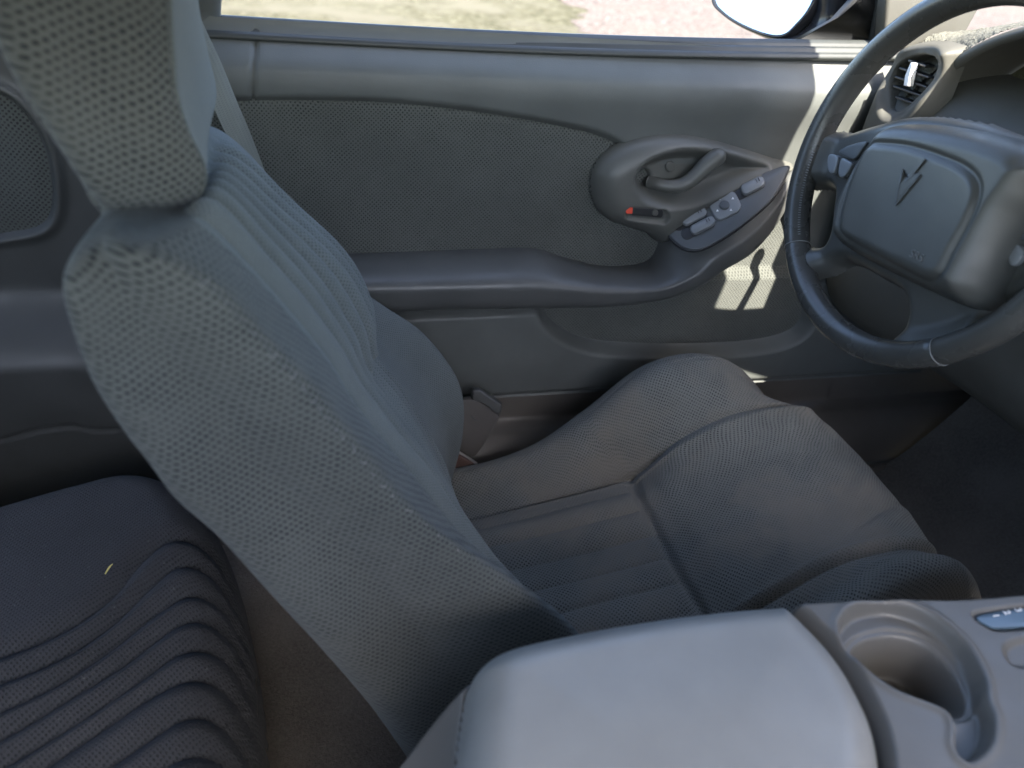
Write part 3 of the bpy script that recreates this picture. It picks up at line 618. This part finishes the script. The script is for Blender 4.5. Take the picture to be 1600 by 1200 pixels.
# ------------------------------------------------------------------ rear quarter trim
qt=empty('quarter_trim',(-.5,.68,.1),label='dark moulded side panel beside the rear seat with an oval speaker grille',cat='trim panel')
QF=Fr((0,.665,0),(1,0,0),(0,0,1))
gr=cr(np.array([AY(a,b,.655)[[0,2]] for a,b in [(-160,150),(-60,140),(0,155),(40,190),(68,240),(80,300),(76,345),(55,368),(0,380),(-80,392),(-200,400)]]),100,True)
def qh(X,Z):
    h=.0+.055*sst(.40-Z,-.03,.06)-.03*sst(.30-Z,0,.2)+.01*np.sin(X*5)
    gz=np.interp(X,dq[:,0],dq[:,1]); h-=.004*np.exp(-((Z-gz)/.003)**2)*(X<-.13)
    d=sdf(X,Z,gr); h+=.006*np.exp(-((d+.004)/.006)**2)-.006*sst(d,-.003,.006)
    return h,None
dq=np.array([AY(a,b,.62)[[0,2]] for a,b in [(-200,730),(0,693),(60,675),(110,667),(150,675)]])
hf('side_panel',QF,(-1.1,-.0),(.0,.78),.004,qh,MV['quarter'],qt)
def gh(X,Z):
    d=sdf(X,Z,gr); return .0+.055*sst(.40-Z,-.03,.06)+.01*np.sin(X*5)-.003+.003*sst(d,0,.03),d>-.001
hf('speaker_grille',QF,*bounds(gr),.003,gh,MV['grille'],qt)
# ------------------------------------------------------------------ centre console
con=empty('centre_console',(.45,0,.05),label='grey plastic centre console with armrest lid, cup holder and gear indicator',cat='console')
ZC=.46; KF=Fr((0,0,ZC),(1,0,0),(0,1,0))
lid=cr(KF.px([(738,1062),(748,1020),(790,990),(880,968),(1000,947),(1120,932),(1200,926),(1236,928),(1280,966),(1325,1015),(1362,1075),(1388,1140),(1396,1230),(1380,1420),(1100,1640),(760,1640),(715,1400),(722,1200)]),200,True)
def lidh(X,Y):
    d=sdf(X,Y,lid); h=-.044+.048*np.sqrt(np.clip(1-(1-np.clip((d+.003)/.036,0,1))**2,0,1))
    return h+.004*sst(d,.02,.10),d>-.003
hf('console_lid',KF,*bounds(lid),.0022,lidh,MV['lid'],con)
body=cr(KF.px([(560,1110),(600,1060),(690,1012),(800,984),(900,966),(1050,944),(1235,919),(1400,912),(1520,911),(1700,892),(1900,860),(2000,1400),(1700,1800),(700,1800),(520,1400)]),200,True)
cupo=cr(KF.px([(1322,992),(1319,962),(1345,938),(1400,932),(1460,953),(1510,995),(1540,1045),(1546,1082),(1556,1110),(1554,1142),(1540,1166),(1517,1178),(1503,1160),(1502,1125),(1478,1095),(1400,1063),(1345,1020)]),120,True)
cupi=cr(KF.px([(1338,1008),(1362,990),(1405,984),(1450,996),(1488,1030),(1512,1072),(1513,1100),(1497,1108),(1475,1098),(1400,1066),(1350,1024)],-.014),100,True)
shw=cr(KF.px([(1528,952),(1545,968),(1570,975),(1640,968),(1760,950),(1760,925),(1640,935),(1560,944)]),60,True)
sl2=cr(KF.px([(1580,1000),(1592,1030),(1640,1028),(1700,1000),(1640,985)]),50,True)
def conh(X,Y):
    d=sdf(X,Y,body); h=-.15+.144*np.sqrt(np.clip(1-(1-np.clip((d+.002)/.014,0,1))**2,0,1))
    h-=.026*sst(sdf(X,Y,lid),-.006,.004)
    h-=.11*(1-sst(X,.13,.25))                       # lower step behind the lid
    o=sdf(X,Y,cupo); i=sdf(X,Y,cupi)
    h-=.014*sst(o,-.0025,.0035); h-=.0025*sst(i,-.0065,-.0045); h-=.042*sst(i,-.0018,.007)
    h+=.0012*np.exp(-((o+.004)/.003)**2)
    h-=.004*sst(sdf(X,Y,shw),-.003,.002); h-=.004*sst(sdf(X,Y,sl2),-.003,.003)
    return h,d>-.002
hf('console_body',KF,(.10,.80),(-.24,.13),.0013,conh,MV['console'],con)
# indicator window with digits
iw=[KF.w(a,b,-.008) for a,b in cr(KF.px([(1533,955),(1546,966),(1570,972),(1640,965),(1755,948),(1755,930),(1640,938),(1560,948)]),50,True)]
win=plate('gear_indicator',iw,(0,0,1),.0015,.0007,vinyl('indicator_window',(.10,.15,.20),.2,bump=0),con)
def text(body,loc,X,Y,size,mat,parent,name='lettering',ext=.0003):
    c=bpy.data.curves.new(name,'FONT'); c.body=body; c.size=size; c.extrude=ext; c.align_x='CENTER'; c.align_y='CENTER'; c.resolution_u=3
    o=bpy.data.objects.new(name,c); COL.objects.link(o); dg=bpy.context.evaluated_depsgraph_get(); me=bpy.data.meshes.new_from_object(o.evaluated_get(dg)); bpy.data.objects.remove(o)
    me.name=name; ob=link(name,me,mat,parent,False); X=nrm(X);Y=nrm(Y);Z=np.cross(X,Y)
    Mx=Matrix([[X[0],Y[0],Z[0],loc[0]],[X[1],Y[1],Z[1],loc[1]],[X[2],Y[2],Z[2],loc[2]],[0,0,0,1]]); me.transform(Mx); return ob
for ch,(a,b) in (('1',(1556,962)),('2',(1573,957)),('3',(1591,953)),('D',(1610,949))):
    text(ch,AZ(a,b,ZC-.0060),(0,-1,0),(1,0,0),.0085,MV['print'],win)
# ------------------------------------------------------------------ steering wheel
sw=empty('steering_wheel',(.72,.383,.675),label='dark grey four-spoke steering wheel with square airbag pad and emblem',cat='steering wheel')
W=np.array([.721,.383,.675]); a_,b_=.226,-.043
WN=nrm([-math.cos(a_)*math.cos(b_),math.sin(b_),math.sin(a_)])
e1=nrm(np.cross([0,0,1],WN)); e2=np.cross(WN,e1)
WF=Fr(W,e1,e2)
def wpt(r,th,h=0.): return W+e1*r*math.cos(th)+e2*r*math.sin(th)+WN*h
RR=.1765
ring=[wpt(RR,t,0) for t in np.linspace(0,2*math.pi,64,endpoint=False)]
def torus(name,R,r1,r2,mat,parent,h0=0,n=160,m=28,mod=None,th0=0,th1=2*math.pi,closed=True):
    th=np.linspace(th0,th1,n,endpoint=not closed); ph=np.linspace(0,2*math.pi,m,endpoint=False); V=[]
    for t in th:
        c=e1*math.cos(t)+e2*math.sin(t)
        k=1. if mod is None else mod(t)
        V+=list(W+c*R+WN*h0+np.outer(np.cos(ph)*r1*k,c)+np.outer(np.sin(ph)*r2*k,WN))
    Fc=[(i*m+j,i*m+(j+1)%m,((i+1)%n)*m+(j+1)%m,((i+1)%n)*m+j) for i in range(n if closed else n-1) for j in range(m)]
    uv=np.array([(t*R,p*r1) for t in th for p in ph])
    return mesh(name,V,Fc,mat,parent,True,uv)
seams=[]
for a,b in ((1246,384),(1470,545)):
    q=WF.px([(a,b)])[0]; seams.append(math.atan2(q[1],q[0]))
seams+= [math.pi-seams[0], seams[0]+math.pi] 
def rm(t):
    k=1.
    for s_ in seams:
        dd=(t-s_+math.pi)%(2*math.pi)-math.pi; k-=.045*math.exp(-(dd/.012)**2)
    return k
rim=torus('rim',RR,.0140,.0158,MV['wheel'],sw,mod=rm,n=420)
for s_ in seams[:2]:
    th=np.linspace(0,2*math.pi,26,endpoint=False); c=e1*math.cos(s_)+e2*math.sin(s_)
    P=W+c*RR+np.outer(np.cos(th)*.0139,c)+np.outer(np.sin(th)*.0157,WN); tube('rim_seam',P,.0006,MV['thread'],rim,nseg=6,n=60,closed=True,up=tuple(np.cross(c,WN)))
# stitching on the inner side of the rim
for k in range(34):
    t=seams[0]-.05-k*.018; c=e1*math.cos(t)+e2*math.sin(t); tdir=-e1*math.sin(t)+e2*math.cos(t)
    p=W+c*(RR-.0124)+WN*.0085; 
    tube('stitch',[p-c*.0015+tdir*.0004,p+c*.0010+WN*.0012],.0005,MV['thread'],rim,nseg=5,n=3,caps=False)
# spider: hub back and spokes
sp_px=[(1278,215),(1300,206),(1322,206),(1345,200),(1375,194),(1450,184),(1540,195),(1600,215),(1680,240),(1740,300),(1700,380),(1650,440),(1600,470),(1568,478),(1548,500),(1540,530),(1525,556),(1480,562),(1420,556),(1400,536),(1412,510),(1420,478),(1412,455),(1380,436),(1330,410),(1305,412),(1290,424),(1270,432),(1246,428),(1238,400),(1248,386),(1270,388),(1288,380),(1299,362),(1304,330),(1306,302),(1290,290),(1268,292),(1244,300),(1238,290),(1250,250)]
spd=cr(WF.px(sp_px,-.012),240,True)
pad_px=[(1352,222),(1368,200),(1388,186),(1420,182),(1470,186),(1540,199),(1600,218),(1622,236),(1636,262),(1608,306),(1582,342),(1554,388),(1532,430),(1512,462),(1485,474),(1440,458),(1370,424),(1318,396),(1296,378),(1293,355),(1302,315),(1325,265)]
padp=cr(WF.px(pad_px,.035),200,True)
def spf(X,Y):
    d=sdf(X,Y,spd); h=-.034+.030*np.sqrt(np.clip(1-(1-np.clip((d+.001)/.016,0,1))**2,0,1)); r=np.hypot(X,Y)
    h+=.016*(1-sst(r,.06,.15)); h+=.010*sst(r,.145,.17)
    return h,(d>-.001)&(r<.178)
hf('spokes',WF,*bounds(spd),.002,spf,MV['hub'],sw)
inner=cr(WF.px([(1342,248),(1358,228),(1380,226),(1420,231),(1470,247),(1505,263),(1524,284),(1524,312),(1508,350),(1485,392),(1468,424),(1448,434),(1425,428),(1370,398),(1322,370),(1312,352),(1320,310)],.048),160,True)
def padf(X,Y):
    d=sdf(X,Y,padp); h=-.02+.068*np.sqrt(np.clip(1-(1-np.clip((d+.001)/.026,0,1))**2,0,1)); 
    i=sdf(X,Y,inner); h+=.0022*sst(i,-.001,.006)-.0022*np.exp(-((i+.002)/.0022)**2)
    return h,d>-.001
pad=hf('airbag_pad',WF,*bounds(padp),.0016,padf,MV['hub'],sw)
# emblem: slender dart with notched head, raised lines on the pad
HP=.0505
def pp(a,b,h=HP): l=WF.px([(a,b)],h)[0]; return WF.w(l[0],l[1],h)
em=plate('emblem',[pp(a,b) for a,b in ((1399,320),(1404,292),(1411,264),(1417,277),(1424,270),(1446,248),(1430,272),(1439,272),(1420,296))],WN,.0014,.0006,MV['hub'],pad)
for pts in (((1399,320),(1411,264)),((1399,320),(1438,273)),((1446,248),(1422,278)),((1415,283),(1432,271))):
    tube('emblem_line',[pp(*pts[0],HP+.0012),pp(*pts[1],HP+.0012)],.0007,MV['plate'],em,nseg=6,n=4,caps=False)
l0=pp(1432,400,.0508); ux=nrm(pp(1447,407,.05)-pp(1420,394,.05)); text('SRS',l0,ux,np.cross(WN,ux),.0105,vinyl('moulded_letters',(.14,.14,.135),.5),pad,ext=.0005)
# audio buttons on the left and right spokes
def sbtn(px,h=.0065,name='spoke_button',mat='plate'):
    P=cr(WF.px(px,h),40,True); P3=[WF.w(a,b,h) for a,b in P]; return plate(name,P3,WN,.004,.0018,MV[mat],sw)
sbtn([(1296,262),(1298,244),(1306,242),(1313,248),(1308,268),(1301,272)],mat='button'); sbtn([(1313,270),(1318,249),(1329,252),(1335,258),(1324,276),(1316,278)],mat='button')
sbtn([(1314,238),(1330,228),(1358,222),(1350,236),(1338,250),(1322,245)])
sbtn([(1562,395),(1566,378),(1576,376),(1578,392),(1572,412),(1564,410)],mat='button'); sbtn([(1580,412),(1582,384),(1596,384),(1602,398),(1592,414)],mat='button')
sbtn([(1572,366),(1582,344),(1610,318),(1630,330),(1614,372),(1598,376)])
# column shroud
CB=W-WN*.03
G=[]
for t,ww,hh in ((0,.034,.034),(.05,.036,.034),(.12,.045,.042),(.24,.055,.05)):
    c=CB-WN*t; G.append([c+e1*ww*math.cos(a)*1.0+e2*hh*math.sin(a) for a in np.linspace(0,2*math.pi,16,endpoint=False)])
gm=crgrid(G,60,30,True); gmesh('column_shroud',gm,MV['dash'],sw,guv(np.concatenate([gm,gm[:,:1]],1)),True)
tube('turn_signal_stalk',[CB-WN*.06+e1*-.03,CB-WN*.07-e1*.10-e2*.01,CB-WN*.075-e1*.155-e2*.02],[.007,.006,.009],MV['black'],sw,nseg=12,n=24)
# ------------------------------------------------------------------ dashboard
ds=empty('dashboard',(1.05,.3,.5),label='grey dashboard with round side air vent and hooded instrument cluster',cat='dashboard')
G=[]
for y,dx in ((.690,.10),(.682,.03),(.66,.0),(.60,.0),(.50,.03),(.37,.05),(.1,.05),(-.2,.05),(-.5,.05),(-.69,.05)):
    G.append([(1.06+dx,y,.33),(.93+dx,y,.36),(.875+dx,y,.42),(.860+dx,y,.52),(.855+dx,y,.62),(.862+dx,y,.675),(.885+dx,y,.712),(.93+dx,y,.735),(1.02+dx,y,.748),(1.15,y,.757),(1.34,y,.755)])
gmesh('dash_body',crgrid(G,90,60),MV['dash'],ds)
# vent: traced on a plane through the dash end facing the driver
VO=AX(1412,130,.850); vn=nrm((-1,-.15,.28)); VF=Fr(VO,np.cross(vn,(0,0,1))*-1,(0,0,1)); 
if np.dot(VF.n,vn)<0: VF=Fr(VO,np.cross(vn,(0,0,1)),(0,0,1))
vb=cr(VF.px([(1340,215),(1352,170),(1380,105),(1405,72),(1450,66),(1482,76),(1478,100),(1462,140),(1440,185),(1400,225),(1365,235)]),120,True)
vh=cr(VF.px([(1386,158),(1385,130),(1396,103),(1420,88),(1445,86),(1458,98),(1452,122),(1430,148),(1405,170),(1390,172)]),100,True)
def ventf(X,Y):
    d=sdf(X,Y,vb); i=sdf(X,Y,vh); h=-.03+.034*np.sqrt(np.clip(1-(1-np.clip((d+.001)/.016,0,1))**2,0,1)); h-=.010*sst(i,-.014,-.002)*(1-.0); h-=.030*sst(i,-.001,.003)
    return h,d>-.001
vent=hf('vent_bezel',VF,*bounds(vb),.002,ventf,MV['dash'],ds)
vc=vh.mean(0)
for k in range(5):
    f=(k-2)/2.; y=vc[1]+f*.022; wd=.026*math.sqrt(max(.1,1-f*f*.7))
    plate('vent_vane',[VF.w(vc[0]-wd,y-.0012,-.016),VF.w(vc[0]+wd,y-.0012,-.016),VF.w(vc[0]+wd,y+.0012,-.016),VF.w(vc[0]-wd,y+.0012,-.016)],VF.n,.010,.0006,MV['black'],vent)
plate('vent_tab',[VF.w(*VF.px([(a,b)],-.002)[0],-.002) for a,b in ((1419,118),(1428,98),(1432,99),(1427,120),(1424,135),(1417,134))],VF.n,.006,.0015,MV['print'],vent)
# instrument hood: arch lip and roof running forward
lip=[(1415,232),(1420,205),(1440,160),(1480,118),(1530,85),(1590,62),(1660,48),(1740,52),(1800,90),(1830,150)]
L0=np.array([AX(a,b,.875) for a,b in lip]); 
LO=np.array([AX(a,b,.875) for a,b in [(1395,225),(1402,190),(1424,145),(1468,104),(1522,68),(1588,42),(1660,28),(1750,32),(1820,80),(1850,150)]])
G=[]
for k in range(10):
    o=LO[k];i=L0[k]; G.append([o+np.array([.11,0,.0]),o+np.array([.03,0,.0]),o+np.array([.006,0,0]),(o+i)/2+np.array([-.004,0,0]),i+np.array([.002,0,0]),i+np.array([.02,0,.004]),i+np.array([.11,0,.0])])
gmesh('cluster_hood',crgrid(G,40,80),MV['dash'],ds)
cc=L0.mean(0); gl=[i*.98+cc*.02+np.array([.085,0,0]) for i in cr(L0,60)]
mesh('cluster_lens',gl+[cc+np.array([.085,0,-.08])],[(k,(k+1)%60,60) for k in range(60)],vinyl('cluster_lens',(.085,.085,.055),.25,bump=0),ds)
# dash mat with ragged edge
DM=[[AX(a,b,x-.075) for a,b,x in r] for r in (
 [(1392,172,.94),(1416,150,.94),(1450,118,.945),(1478,98,.95),(1520,72,.955),(1570,48,.965),(1640,30,.97)],
 [(1390,162,.95),(1412,142,.95),(1444,108,.955),(1480,84,.965),(1522,60,.975),(1574,42,.985),(1650,24,.99)],
 [(1388,156,.955),(1410,132,.955),(1440,100,.96),(1476,72,.98),(1525,50,1.0),(1580,40,1.01),(1660,18,1.02)],
 [(1400,120,.96),(1420,105,.965),(1440,84,.97),(1470,62,.99),(1520,52,1.03),(1590,36,1.05),(1680,14,1.06)],
 [(1436,74,.97),(1438,70,.97),(1444,64,.975),(1462,52,1.0),(1520,46,1.05),(1595,34,1.08),(1690,10,1.1)])]
gm=crgrid(DM,120,40); gm+=rng.normal(size=gm.shape)*.0005
tag(gmesh('dash_mat',gm,MV['mat']),label='grey woven dash cover with a frayed hem around the air vent',cat='dash cover')
